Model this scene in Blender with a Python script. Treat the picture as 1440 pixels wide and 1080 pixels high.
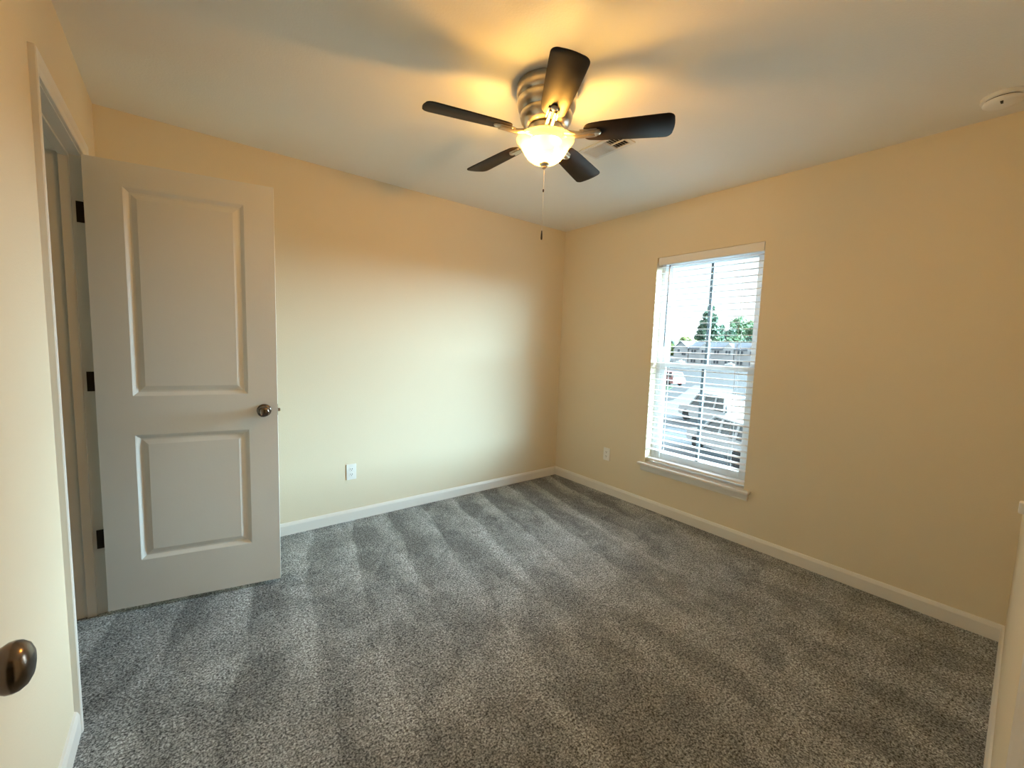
import bpy, bmesh, math, random
from mathutils import Vector, Matrix

for o in list(bpy.data.objects):
    bpy.data.objects.remove(o, do_unlink=True)
scene = bpy.context.scene
COL = scene.collection
R = math.radians

# ------------------------------------------------------------------ camera
CAM = Vector((-2.99587, -3.03258, 1.32128))
YAW, PITCH, ROLL = R(38.2166), R(5.4046), R(1.9222)
fw = Vector((math.sin(YAW) * math.cos(PITCH), math.cos(YAW) * math.cos(PITCH), -math.sin(PITCH)))
rt = Vector((math.cos(YAW), -math.sin(YAW), 0))
up = rt.cross(fw)
r2 = math.cos(ROLL) * rt + math.sin(ROLL) * up
u2 = -math.sin(ROLL) * rt + math.cos(ROLL) * up
cam_data = bpy.data.cameras.new('camera')
cam_data.sensor_fit = 'HORIZONTAL'
cam_data.sensor_width = 36.0
cam_data.lens = 587.83 / 1440 * 36.0
cam_data.clip_start = 0.01
cam_data.clip_end = 800
cam = bpy.data.objects.new('camera', cam_data)
COL.objects.link(cam)
M = Matrix((r2, u2, -fw)).transposed().to_4x4()
M.translation = CAM
cam.matrix_world = M
scene.camera = cam

# ------------------------------------------------------------------ view and world
vs = scene.view_settings
vs.view_transform = 'Standard'
vs.look = 'None'
vs.exposure = 0.0
vs.gamma = 1.0
vs.use_curve_mapping = False
scene.cycles.max_bounces = 14
scene.cycles.diffuse_bounces = 8
scene.cycles.transparent_max_bounces = 16
scene.cycles.sample_clamp_indirect = 6.0
scene.cycles.caustics_reflective = False
scene.cycles.caustics_refractive = False

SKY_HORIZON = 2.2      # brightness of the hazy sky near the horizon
SKY_FILL = 128.0        # bright sky patch added outside the camera's view to light the room
LAMP_POWER = 900.0     # radiance of the two bulbs of the fan light
LAMP_COLOR = (1.0, 0.545, 0.125)

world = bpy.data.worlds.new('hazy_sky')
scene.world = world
world.use_nodes = True
wn, wl = world.node_tree.nodes, world.node_tree.links
wn.clear()


def wnode(kind, **kw):
    n = wn.new(kind)
    for k, v in kw.items():
        setattr(n, k, v)
    return n


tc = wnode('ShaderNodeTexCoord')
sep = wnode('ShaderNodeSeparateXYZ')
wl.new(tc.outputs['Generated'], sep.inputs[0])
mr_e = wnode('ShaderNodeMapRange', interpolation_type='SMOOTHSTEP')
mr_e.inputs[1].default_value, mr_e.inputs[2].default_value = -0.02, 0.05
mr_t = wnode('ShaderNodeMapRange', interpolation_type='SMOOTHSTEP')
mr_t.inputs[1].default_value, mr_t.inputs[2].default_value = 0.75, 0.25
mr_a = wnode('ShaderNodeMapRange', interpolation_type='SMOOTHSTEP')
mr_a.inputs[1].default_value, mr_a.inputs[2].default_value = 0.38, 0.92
dot = wnode('ShaderNodeVectorMath', operation='DOT_PRODUCT')   # aims the added bright patch sideways, where the camera sees none of it
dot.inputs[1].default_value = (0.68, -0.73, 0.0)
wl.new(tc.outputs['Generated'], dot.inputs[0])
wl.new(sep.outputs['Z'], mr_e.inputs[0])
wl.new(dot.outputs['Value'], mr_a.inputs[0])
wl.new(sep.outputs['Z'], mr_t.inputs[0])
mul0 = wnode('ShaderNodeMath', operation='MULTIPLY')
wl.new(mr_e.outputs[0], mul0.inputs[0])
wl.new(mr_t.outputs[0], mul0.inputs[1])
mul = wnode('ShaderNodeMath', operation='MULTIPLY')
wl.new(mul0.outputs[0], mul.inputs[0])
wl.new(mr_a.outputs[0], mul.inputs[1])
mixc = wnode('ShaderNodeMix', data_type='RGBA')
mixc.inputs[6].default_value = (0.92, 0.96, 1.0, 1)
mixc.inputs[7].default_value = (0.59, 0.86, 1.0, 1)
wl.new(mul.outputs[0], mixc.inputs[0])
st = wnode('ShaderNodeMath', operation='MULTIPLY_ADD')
st.inputs[1].default_value = SKY_FILL - SKY_HORIZON
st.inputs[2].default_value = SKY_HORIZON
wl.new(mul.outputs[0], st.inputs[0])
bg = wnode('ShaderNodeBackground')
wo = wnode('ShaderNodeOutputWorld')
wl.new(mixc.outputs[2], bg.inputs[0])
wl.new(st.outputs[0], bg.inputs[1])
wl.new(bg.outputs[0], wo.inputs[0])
world.cycles.sampling_method = 'MANUAL'
world.cycles.sample_map_resolution = 512

# room measures
H = 2.44
W = 3.314                      # left wall at x = -W
WT = 0.115                     # inner wall thickness
WY0, WY1, WZ0, WZ1 = -1.049, -1.837, 0.385, 2.045   # window opening
XT = 0.15                      # window wall thickness

# daylight portal: guides sampling of the sky through the window, gives off no light itself
pl = bpy.data.lights.new('window_portal', 'AREA')
pl.shape = 'RECTANGLE'
pl.size = abs(WY1 - WY0)
pl.size_y = WZ1 - WZ0
pl.cycles.is_portal = True
po = bpy.data.objects.new('window_portal', pl)
COL.objects.link(po)
po.location = (XT + 0.01, (WY0 + WY1) / 2, (WZ0 + WZ1) / 2)
po.rotation_euler = (0, R(90), R(0))
po.rotation_euler = Vector((-1, 0, 0)).to_track_quat('-Z', 'Y').to_euler()

# ------------------------------------------------------------------ materials
def lin(r, g, b):
    def f(c):
        c /= 255.0
        return c / 12.92 if c <= 0.04045 else ((c + 0.055) / 1.055) ** 2.4
    return (f(r), f(g), f(b), 1)


def mat(name, color, rough=0.5, metal=0.0, bump=0.0, bscale=200.0, vary=0.0, vscale=6.0, spec=0.5, detail=3.0, aniso=0.0):
    m = bpy.data.materials.new(name)
    m.use_nodes = True
    nt = m.node_tree
    b = nt.nodes['Principled BSDF']
    b.inputs['Base Color'].default_value = (*color[:3], 1)
    b.inputs['Roughness'].default_value = rough
    b.inputs['Metallic'].default_value = metal
    b.inputs['Specular IOR Level'].default_value = spec
    tcn = nt.nodes.new('ShaderNodeTexCoord')
    if vary > 0:
        n = nt.nodes.new('ShaderNodeTexNoise')
        n.inputs['Scale'].default_value = vscale
        n.inputs['Detail'].default_value = detail
        nt.links.new(tcn.outputs['Object'], n.inputs['Vector'])
        mx = nt.nodes.new('ShaderNodeMix')
        mx.data_type = 'RGBA'
        mx.inputs[6].default_value = tuple(c * (1 - vary) for c in color[:3]) + (1,)
        mx.inputs[7].default_value = tuple(min(1, c * (1 + vary)) for c in color[:3]) + (1,)
        nt.links.new(n.outputs['Fac'], mx.inputs[0])
        nt.links.new(mx.outputs[2], b.inputs['Base Color'])
    if bump > 0:
        n2 = nt.nodes.new('ShaderNodeTexNoise')
        n2.inputs['Scale'].default_value = bscale
        n2.inputs['Detail'].default_value = 2.0
        nt.links.new(tcn.outputs['Object'], n2.inputs['Vector'])
        bp = nt.nodes.new('ShaderNodeBump')
        bp.inputs['Strength'].default_value = bump
        bp.inputs['Distance'].default_value = 0.002
        nt.links.new(n2.outputs['Fac'], bp.inputs['Height'])
        nt.links.new(bp.outputs[0], b.inputs['Normal'])
    return m


m_wall = mat('wall_paint', (0.77, 0.69, 0.53), 0.75, bump=0.25, bscale=160, vary=0.015, vscale=3)
m_ceil = mat('ceiling_paint', (0.84, 0.835, 0.80), 0.9, bump=0.3, bscale=130, vary=0.015, vscale=3)
m_trim = mat('trim_paint', (0.80, 0.79, 0.76), 0.35, vary=0.01)
m_door = mat('door_paint', (0.81, 0.81, 0.78), 0.38, bump=0.08, bscale=90, vary=0.012)
m_vinyl = mat('white_vinyl', (0.80, 0.82, 0.84), 0.3, vary=0.01)
m_grille = mat('grey_grille', (0.07, 0.09, 0.10), 0.5, vary=0.02)
m_blind = mat('blind_white', (0.82, 0.83, 0.84), 0.4, vary=0.01)
m_bronze = mat('oil_rubbed_bronze', (0.035, 0.024, 0.018), 0.4, metal=0.6, vary=0.2, vscale=40)
m_knob = mat('dark_nickel', (0.20, 0.165, 0.14), 0.22, metal=1.0, vary=0.1, vscale=30)
m_nickel = mat('brushed_nickel', (0.62, 0.56, 0.47), 0.28, metal=1.0, vary=0.08, vscale=60)
m_blade = mat('espresso_wood', (0.009, 0.0065, 0.0055), 0.45, vary=0.35, vscale=25, spec=0.17)
m_plast = mat('white_plastic', (0.86, 0.86, 0.84), 0.35, vary=0.01)
m_dark = mat('dark_slot', (0.01, 0.01, 0.01), 0.6, vary=0.05)
m_ventw = mat('vent_enamel', (0.72, 0.72, 0.70), 0.4, vary=0.01)
m_chain = mat('chain_metal', (0.75, 0.70, 0.60), 0.3, metal=1.0, vary=0.05)
m_wand = mat('wand_acrylic', (0.10, 0.13, 0.15), 0.2, vary=0.05)


def glass_mat():
    m = bpy.data.materials.new('window_glass')
    m.use_nodes = True
    nt = m.node_tree
    nt.nodes.clear()
    o = nt.nodes.new('ShaderNodeOutputMaterial')
    t = nt.nodes.new('ShaderNodeBsdfTransparent')
    t.inputs[0].default_value = (0.93, 0.97, 0.97, 1)
    g = nt.nodes.new('ShaderNodeBsdfGlossy')
    g.inputs['Roughness'].default_value = 0.01
    f = nt.nodes.new('ShaderNodeFresnel')
    f.inputs[0].default_value = 1.45
    mx = nt.nodes.new('ShaderNodeMixShader')
    ge = nt.nodes.new('ShaderNodeNewGeometry')
    inv = nt.nodes.new('ShaderNodeMath')
    inv.operation = 'SUBTRACT'
    inv.inputs[0].default_value = 1.0
    nt.links.new(ge.outputs['Backfacing'], inv.inputs[1])
    fm = nt.nodes.new('ShaderNodeMath')
    fm.operation = 'MULTIPLY'
    nt.links.new(f.outputs[0], fm.inputs[0])
    nt.links.new(inv.outputs[0], fm.inputs[1])
    nt.links.new(fm.outputs[0], mx.inputs[0])
    nt.links.new(t.outputs[0], mx.inputs[1])
    nt.links.new(g.outputs[0], mx.inputs[2])
    nt.links.new(mx.outputs[0], o.inputs[0])
    return m


m_glass = glass_mat()


def bowl_mat():
    m = bpy.data.materials.new('frosted_bowl_glass')
    m.use_nodes = True
    nt = m.node_tree
    nt.nodes.clear()
    o = nt.nodes.new('ShaderNodeOutputMaterial')
    d = nt.nodes.new('ShaderNodeBsdfDiffuse')
    d.inputs[0].default_value = (0.85, 0.78, 0.62, 1)
    t = nt.nodes.new('ShaderNodeBsdfTranslucent')
    t.inputs[0].default_value = (0.95, 0.86, 0.66, 1)
    g = nt.nodes.new('ShaderNodeBsdfGlossy')
    g.inputs['Roughness'].default_value = 0.15
    n = nt.nodes.new('ShaderNodeTexNoise')
    n.inputs['Scale'].default_value = 18
    tcn = nt.nodes.new('ShaderNodeTexCoord')
    nt.links.new(tcn.outputs['Object'], n.inputs['Vector'])
    mr = nt.nodes.new('ShaderNodeMapRange')
    mr.inputs[3].default_value, mr.inputs[4].default_value = 0.5, 0.62
    nt.links.new(n.outputs['Fac'], mr.inputs[0])
    m1 = nt.nodes.new('ShaderNodeMixShader')
    nt.links.new(mr.outputs[0], m1.inputs[0])
    nt.links.new(d.outputs[0], m1.inputs[1])
    nt.links.new(t.outputs[0], m1.inputs[2])
    m2 = nt.nodes.new('ShaderNodeMixShader')
    m2.inputs[0].default_value = 0.05
    nt.links.new(m1.outputs[0], m2.inputs[1])
    nt.links.new(g.outputs[0], m2.inputs[2])
    tr = nt.nodes.new('ShaderNodeBsdfTransparent')
    tr.inputs[0].default_value = (1.0, 0.92, 0.78, 1)
    m3 = nt.nodes.new('ShaderNodeMixShader')
    m3.inputs[0].default_value = 0.80
    nt.links.new(m2.outputs[0], m3.inputs[1])
    nt.links.new(tr.outputs[0], m3.inputs[2])
    nt.links.new(m3.outputs[0], o.inputs[0])
    return m


m_bowl = bowl_mat()


def bulb_mat():
    m = bpy.data.materials.new('lit_bulb_glass')
    m.use_nodes = True
    nt = m.node_tree
    nt.nodes.clear()
    o = nt.nodes.new('ShaderNodeOutputMaterial')
    e = nt.nodes.new('ShaderNodeEmission')
    e.inputs[0].default_value = (*LAMP_COLOR, 1)
    e.inputs[1].default_value = LAMP_POWER
    nt.links.new(e.outputs[0], o.inputs[0])
    return m


m_bulb = bulb_mat()


def carpet_mat():
    m = bpy.data.materials.new('grey_frieze_carpet')
    m.use_nodes = True
    nt = m.node_tree
    N, L = nt.nodes, nt.links
    b = N['Principled BSDF']
    b.inputs['Roughness'].default_value = 0.95
    b.inputs['Specular IOR Level'].default_value = 0.1
    tcn = N.new('ShaderNodeTexCoord')

    def math_(op, a, c, clamp=False):
        n = N.new('ShaderNodeMath')
        n.operation = op
        n.use_clamp = clamp
        for i, v in enumerate((a, c)):
            if v is None:
                continue
            if isinstance(v, (int, float)):
                n.inputs[i].default_value = v
            else:
                L.new(v, n.inputs[i])
        return n.outputs[0]

    def noise(scale, detail=2.0, rough=0.5, vec=None, dist=0.0):
        n = N.new('ShaderNodeTexNoise')
        n.inputs['Scale'].default_value = scale
        n.inputs['Detail'].default_value = detail
        n.inputs['Roughness'].default_value = rough
        n.inputs['Distortion'].default_value = dist
        L.new(vec if vec is not None else tcn.outputs['Object'], n.inputs['Vector'])
        return n.outputs['Fac']

    def rng(v, a, c, lo=0.0, hi=1.0, smooth=True):
        n = N.new('ShaderNodeMapRange')
        if smooth:
            n.interpolation_type = 'SMOOTHSTEP'
        n.inputs[1].default_value, n.inputs[2].default_value = a, c
        n.inputs[3].default_value, n.inputs[4].default_value = lo, hi
        L.new(v, n.inputs[0])
        return n.outputs[0]

    # vacuum strokes: bands running almost along y, each band brushed one way or the other
    mp = N.new('ShaderNodeMapping')
    mp.inputs['Rotation'].default_value = (0, 0, R(11.5))
    L.new(tcn.outputs['Object'], mp.inputs['Vector'])
    sx = N.new('ShaderNodeSeparateXYZ')
    L.new(mp.outputs[0], sx.inputs[0])
    mpw = N.new('ShaderNodeMapping')
    mpw.inputs['Scale'].default_value = (1.0, 0.45, 1.0)
    L.new(mp.outputs[0], mpw.inputs['Vector'])
    u = math_('ADD', sx.outputs['X'], math_('MULTIPLY', noise(2.4, 2.0, 0.5, mpw.outputs[0]), 0.20))
    saw = math_('FRACT', math_('MULTIPLY', u, 3.6), None)      # each stroke: crisp dark edge fading to light
    band = math_('MULTIPLY', rng(saw, 0.0, 0.10), rng(saw, 1.0, 0.35))
    sy = N.new('ShaderNodeSeparateXYZ')
    L.new(tcn.outputs['Object'], sy.inputs[0])
    far = rng(sy.outputs['Y'], -1.9, -0.5, 0.25, 1.0)          # strokes stay crisp by the back wall, trodden nearer
    stripe = math_('MULTIPLY', band, far)
    mpl = N.new('ShaderNodeMapping')
    mpl.inputs['Scale'].default_value = (1.9, 1.0, 1.0)
    L.new(mp.outputs[0], mpl.inputs['Vector'])
    patch = noise(1.9, 4.0, 0.6, mpl.outputs[0], 0.8)
    patch2 = noise(5.5, 3.0, 0.6)
    blot = rng(patch, 0.42, 0.58)
    blot2 = rng(patch2, 0.38, 0.62)
    tone = math_('ADD', math_('MULTIPLY', stripe, -0.72), math_('ADD', math_('MULTIPLY', blot, 0.52), math_('MULTIPLY', blot2, 0.30)))
    # tufts: fibre tips, dark gaps between yarns
    t1 = noise(140, 5.0, 0.72)
    t2 = noise(420, 3.0, 0.7)
    vo = N.new('ShaderNodeTexVoronoi')
    vo.feature = 'F1'
    vo.inputs['Scale'].default_value = 150
    vo.inputs['Randomness'].default_value = 1.0
    L.new(tcn.outputs['Object'], vo.inputs['Vector'])
    vc = N.new('ShaderNodeSeparateColor')
    L.new(vo.outputs['Color'], vc.inputs[0])
    tuft = math_('ADD', math_('MULTIPLY', rng(t1, 0.36, 0.64, smooth=False), 0.50),
                 math_('ADD', math_('MULTIPLY', rng(t2, 0.36, 0.64, smooth=False), 0.28), math_('MULTIPLY', vc.outputs[0], 0.22)))
    cr = N.new('ShaderNodeValToRGB')
    el = cr.color_ramp.elements
    el[0].position, el[0].color = 0.24, (0.042, 0.044, 0.047, 1)
    el[1].position, el[1].color = 0.78, (0.92, 0.97, 1.0, 1)
    e2 = el.new(0.5)
    e2.color = (0.375, 0.395, 0.415, 1)
    L.new(tuft, cr.inputs[0])
    mul_ = N.new('ShaderNodeMix')
    mul_.data_type = 'RGBA'
    mul_.blend_type = 'MULTIPLY'
    mul_.inputs[0].default_value = 1.0
    L.new(cr.outputs[0], mul_.inputs[6])
    g = N.new('ShaderNodeCombineColor')
    tv = rng(tone, -0.40, 0.82, 0.58, 1.27, False)
    for i in range(3):
        L.new(tv, g.inputs[i])
    L.new(g.outputs[0], mul_.inputs[7])
    L.new(mul_.outputs[2], b.inputs['Base Color'])
    bp = N.new('ShaderNodeBump')
    bp.inputs['Strength'].default_value = 0.9
    bp.inputs['Distance'].default_value = 0.006
    L.new(math_('ADD', tuft, math_('MULTIPLY', tone, 0.3)), bp.inputs['Height'])
    L.new(bp.outputs[0], b.inputs['Normal'])
    return m


m_carpet = carpet_mat()

# ------------------------------------------------------------------ mesh helpers
def link(name, me, m, parent=None, smooth=False):
    o = bpy.data.objects.new(name, me)
    COL.objects.link(o)
    if m is not None:
        for mm in (m if isinstance(m, (list, tuple)) else [m]):
            me.materials.append(mm)
    if smooth:
        for p in me.polygons:
            p.use_smooth = True
    if parent is not None:
        o.parent = parent
    return o


def obj(name, bm, m, parent=None, smooth=False, angle=None):
    me = bpy.data.meshes.new(name)
    bmesh.ops.recalc_face_normals(bm, faces=bm.faces[:])
    bm.to_mesh(me)
    bm.free()
    o = link(name, me, m, parent, smooth)
    if angle is not None:
        for p in me.polygons:
            p.use_smooth = True
        me.set_sharp_from_angle(angle=R(angle))
    return o


def empty(name, loc, rz=0.0):
    o = bpy.data.objects.new(name, None)
    o.empty_display_size = 0.1
    COL.objects.link(o)
    o.location = loc
    o.rotation_euler = (0, 0, rz)
    return o


def tag(o, label, cat, group=None, kind=None):
    o['label'] = label
    o['category'] = cat
    if group:
        o['group'] = group
    if kind:
        o['kind'] = kind
    return o


def struct(o, label, cat):
    return tag(o, label, cat, kind='structure')


def box(bm, lo, hi, bev=0.0, mi=0, seg=2):
    lo, hi = [min(a, b) for a, b in zip(lo, hi)], [max(a, b) for a, b in zip(lo, hi)]
    vs_ = [bm.verts.new((x, y, z)) for x in (lo[0], hi[0]) for y in (lo[1], hi[1]) for z in (lo[2], hi[2])]
    q = ((0, 1, 3, 2), (4, 6, 7, 5), (0, 4, 5, 1), (2, 3, 7, 6), (0, 2, 6, 4), (1, 5, 7, 3))
    fs = [bm.faces.new([vs_[i] for i in f]) for f in q]
    for f in fs:
        f.material_index = mi
    if bev > 0:
        es = set(e for f in fs for e in f.edges)
        bmesh.ops.bevel(bm, geom=list(es), offset=bev, segments=seg, profile=0.5, affect='EDGES')
    return vs_


def lathe(bm, prof, n=32, axis='Z', origin=(0, 0, 0), mi=0):
    """prof: (r, h) along the axis; closes at r = 0."""
    O = Vector(origin)

    def pt(r, h, a):
        c, s = r * math.cos(a), r * math.sin(a)
        if axis == 'Z':
            return O + Vector((c, s, h))
        if axis == 'X':
            return O + Vector((h, c, s))
        return O + Vector((c, h, s))
    rings = []
    for r, h in prof:
        if r < 1e-6:
            rings.append([bm.verts.new(pt(0, h, 0))])
        else:
            rings.append([bm.verts.new(pt(r, h, 2 * math.pi * k / n)) for k in range(n)])
    for a, b in zip(rings, rings[1:]):
        for k in range(n):
            k2 = (k + 1) % n
            if len(a) == 1 and len(b) == 1:
                continue
            if len(a) == 1:
                f = bm.faces.new((a[0], b[k], b[k2]))
            elif len(b) == 1:
                f = bm.faces.new((a[k], b[0], a[k2]))
            else:
                f = bm.faces.new((a[k], b[k], b[k2], a[k2]))
            f.material_index = mi


def tube(bm, pts, r, n=10, mi=0):
    pts = [Vector(p) for p in pts]
    rings = []
    for i, p in enumerate(pts):
        d = (pts[min(i + 1, len(pts) - 1)] - pts[max(i - 1, 0)]).normalized()
        a = d.orthogonal().normalized()
        b = d.cross(a)
        rr = r[i] if isinstance(r, (list, tuple)) else r
        rings.append([bm.verts.new(p + rr * (math.cos(2 * math.pi * k / n) * a + math.sin(2 * math.pi * k / n) * b)) for k in range(n)])
    for a, b in zip(rings, rings[1:]):
        for k in range(n):
            bm.faces.new((a[k], a[(k + 1) % n], b[(k + 1) % n], b[k])).material_index = mi
    bm.faces.new(rings[0][::-1]).material_index = mi
    bm.faces.new(rings[-1]).material_index = mi


def sweep(bm, prof, A, B, out, vert=(0, 0, 1), mi=0):
    """extrude a closed profile of (out, vert) pairs from A to B"""
    A, B, out, vert = Vector(A), Vector(B), Vector(out), Vector(vert)
    ra = [bm.verts.new(A + a * out + b * vert) for a, b in prof]
    rb = [bm.verts.new(B + a * out + b * vert) for a, b in prof]
    n = len(prof)
    for k in range(n):
        bm.faces.new((ra[k], ra[(k + 1) % n], rb[(k + 1) % n], rb[k])).material_index = mi
    bm.faces.new(ra[::-1]).material_index = mi
    bm.faces.new(rb).material_index = mi


def xform(bm, mtx, verts=None):
    bmesh.ops.transform(bm, matrix=mtx, verts=verts if verts is not None else bm.verts[:])


def B():
    return bmesh.new()

# ------------------------------------------------------------------ room shell
bm = B()
box(bm, (-4.9, -4.9, -0.12), (0.0, 0.12, 0.0))
struct(obj('floor', bm, m_carpet), 'grey frieze carpet with vacuum strokes covering the bedroom floor', 'floor')
bm = B()
box(bm, (-4.9, -4.9, H), (XT, 0.12, H + 0.12))
struct(obj('ceiling', bm, m_ceil), 'flat off-white ceiling above the bedroom, lit warm around the fan', 'ceiling')
bm = B()
box(bm, (-4.9, 0.0, 0.0), (XT, 0.12, H))
struct(obj('wall_back', bm, m_wall), 'plain cream wall behind the open panel door', 'wall')

# window wall with its opening
bm = B()
YF = -3.4
box(bm, (0, 0, 0), (XT, WY0, H))
box(bm, (0, WY1, 0), (XT, YF, H))
box(bm, (0, WY0, 0), (XT, WY1, WZ0 - 0.022))
box(bm, (0, WY0, WZ1), (XT, WY1, H))
bmesh.ops.remove_doubles(bm, verts=bm.verts[:], dist=1e-5)
struct(obj('wall_right', bm, m_wall), 'tan lit wall pierced by the single bedroom window', 'wall')

# left wall with the closet doorway (opening between jamb faces JY0 .. JY1)
JY0, JY1, JZ = -0.412, -1.129, 2.058
JT = 0.018
xl0, xl1 = -W - WT, -W
bm = B()
box(bm, (xl0, 0, 0), (xl1, JY0 + JT, H))
box(bm, (xl0, JY1 - JT, 0), (xl1, -3.5, H))
box(bm, (xl0, JY0 + JT, JZ + JT), (xl1, JY1 - JT, H))
struct(obj('wall_left', bm, m_wall), 'pale wall at the picture edge with the doorway in it', 'wall')

# front wall, a degree off square: face runs from (0, FY(0)) towards the left wall
def FY(x):
    return -3.031 + 0.0127 * x


FANG = math.atan(0.0127)
DX0, DX1, DZ = -3.250, -2.482, 2.058      # entry doorway where the camera stands
bm = B()


def fbox(bm, x0, x1, z0, z1, d0=0.0, d1=WT):
    """a box along the front wall, d = depth behind its face"""
    v = box(bm, (x0, -d1, z0), (x1, -d0, z1))
    for p in v:
        p.co.y += FY(p.co.x)


fbox(bm, DX1 + JT, 0.0, 0, H)
fbox(bm, -W, DX0 - JT, 0, H)
fbox(bm, DX0 - JT, DX1 + JT, DZ + JT, H)
struct(obj('wall_front', bm, m_wall), 'cream wall seen edge-on along the picture edge beside the entry', 'wall')

# small spaces behind the two doorways
bm = B()
box(bm, (-4.9, -1.75, 0), (-4.8, 0.0, H))
box(bm, (-4.8, -1.85, 0), (xl0, -1.75, H))
struct(obj('wall_closet', bm, m_wall), 'dim wall of the closet beyond the open doorway', 'wall')
bm = B()
box(bm, (-4.9, -4.9, 0), (0.1, -4.8, H))
box(bm, (0.0, -4.8, 0), (0.1, -3.4, H))
box(bm, (-4.9, -4.8, 0), (-4.8, -1.85, H))
struct(obj('wall_hall', bm, m_wall), 'wall of the hall behind the entry doorway', 'wall')

# baseboards
BH = 0.083
bprof = [(0, 0), (0.013, 0), (0.013, BH - 0.020), (0.010, BH - 0.011), (0.006, BH - 0.003), (0.0, BH)]
bm = B()
sweep(bm, bprof, (-W, 0, 0), (0, 0, 0), (0, -1, 0))
struct(obj('baseboard_back', bm, m_trim), 'white baseboard along the cream back wall', 'baseboard')
bm = B()
sweep(bm, bprof, (0, 0, 0), (0, FY(0), 0), (-1, 0, 0))
struct(obj('baseboard_right', bm, m_trim), 'white baseboard under the window wall', 'baseboard')
bm = B()
sweep(bm, bprof, (0, FY(0), 0), (DX1 + 0.062, FY(DX1 + 0.062), 0), (0, 1, 0))
struct(obj('baseboard_front', bm, m_trim), 'short white baseboard beside the entry casing at the picture edge', 'baseboard')
CW = 0.057
bm = B()
sweep(bm, bprof, (-W, JY1 - 0.005 - CW, 0), (-W, -3.06, 0), (1, 0, 0))
sweep(bm, bprof, (-W, 0, 0), (-W, JY0 + 0.005 + CW, 0), (1, 0, 0))
struct(obj('baseboard_left', bm, m_trim), 'white baseboard at the foot of the pale wall by the doorway', 'baseboard')

# casings: colonial profile, (across from inner edge, thickness)
cprof = [(0, 0), (0, 0.009), (0.004, 0.011), (0.020, 0.0125), (0.034, 0.016), (0.046, 0.0175), (0.055, 0.017), (CW, 0.014), (CW, 0)]


def casing(bm, p0, p1, ztop, along, out):
    """U-shaped mitred casing round an opening: p0, p1 points of the inner edges at the floor"""
    along, out = Vector(along), Vector(out)
    p0, p1 = Vector(p0), Vector(p1)
    path = [(p0, -1, 0), (p0 + Vector((0, 0, ztop)), -1, 1), (p1 + Vector((0, 0, ztop)), 1, 1), (p1, 1, 0)]
    rings = []
    for base, sx_, sz_ in path:
        rings.append([bm.verts.new(base + along * (sx_ * a) + Vector((0, 0, 1)) * (sz_ * a) + out * t) for a, t in cprof])
    n = len(cprof)
    for ra, rb in zip(rings, rings[1:]):
        for k in range(n):
            bm.faces.new((ra[k], ra[(k + 1) % n], rb[(k + 1) % n], rb[k]))
    bm.faces.new(rings[0])
    bm.faces.new(rings[-1][::-1])


bm = B()
casing(bm, (-W, JY1 - 0.005, 0), (-W, JY0 + 0.005, 0), JZ + 0.005, (0, 1, 0), (1, 0, 0))
struct(obj('trim_1', bm, m_trim), 'white casing around the doorway in the pale wall', 'door casing')
bm = B()
# jamb: three boards and the stop on them
box(bm, (xl0, JY0, 0), (xl1, JY0 + JT, JZ + JT))
box(bm, (xl0, JY1 - JT, 0), (xl1, JY1, JZ + JT))
box(bm, (xl0, JY1, JZ), (xl1, JY0, JZ + JT))
sx0, sx1 = xl1 - 0.037 - 0.033, xl1 - 0.037
box(bm, (sx0, JY0 - 0.011, 0), (sx1, JY0, JZ), 0.002)
box(bm, (sx0, JY1, 0), (sx1, JY1 + 0.011, JZ), 0.002)
box(bm, (sx0, JY1 + 0.011, JZ - 0.011), (sx1, JY0 - 0.011, JZ), 0.002)
struct(obj('trim_2', bm, m_trim), 'white jamb with stop inside the doorway beside the open door', 'door jamb')

def fpt(x, d=0.0, z=0.0):
    return Vector((x, FY(x) - d, z))


falong = Vector((math.cos(FANG), math.sin(FANG), 0))
fout = Vector((-math.sin(FANG), math.cos(FANG), 0))
bm = B()
casing(bm, fpt(DX0 - 0.005), fpt(DX1 + 0.005), DZ + 0.005, falong, fout)
struct(obj('trim_3', bm, m_trim), 'white casing of the entry doorway at the picture edge', 'door casing')
bm = B()
fbox(bm, DX1, DX1 + JT, 0, DZ + JT)
fbox(bm, DX0 - JT, DX0, 0, DZ + JT)
fbox(bm, DX0, DX1, DZ, DZ + JT)
struct(obj('trim_4', bm, m_trim), 'white jamb of the entry doorway at the picture edge', 'door jamb')

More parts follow.
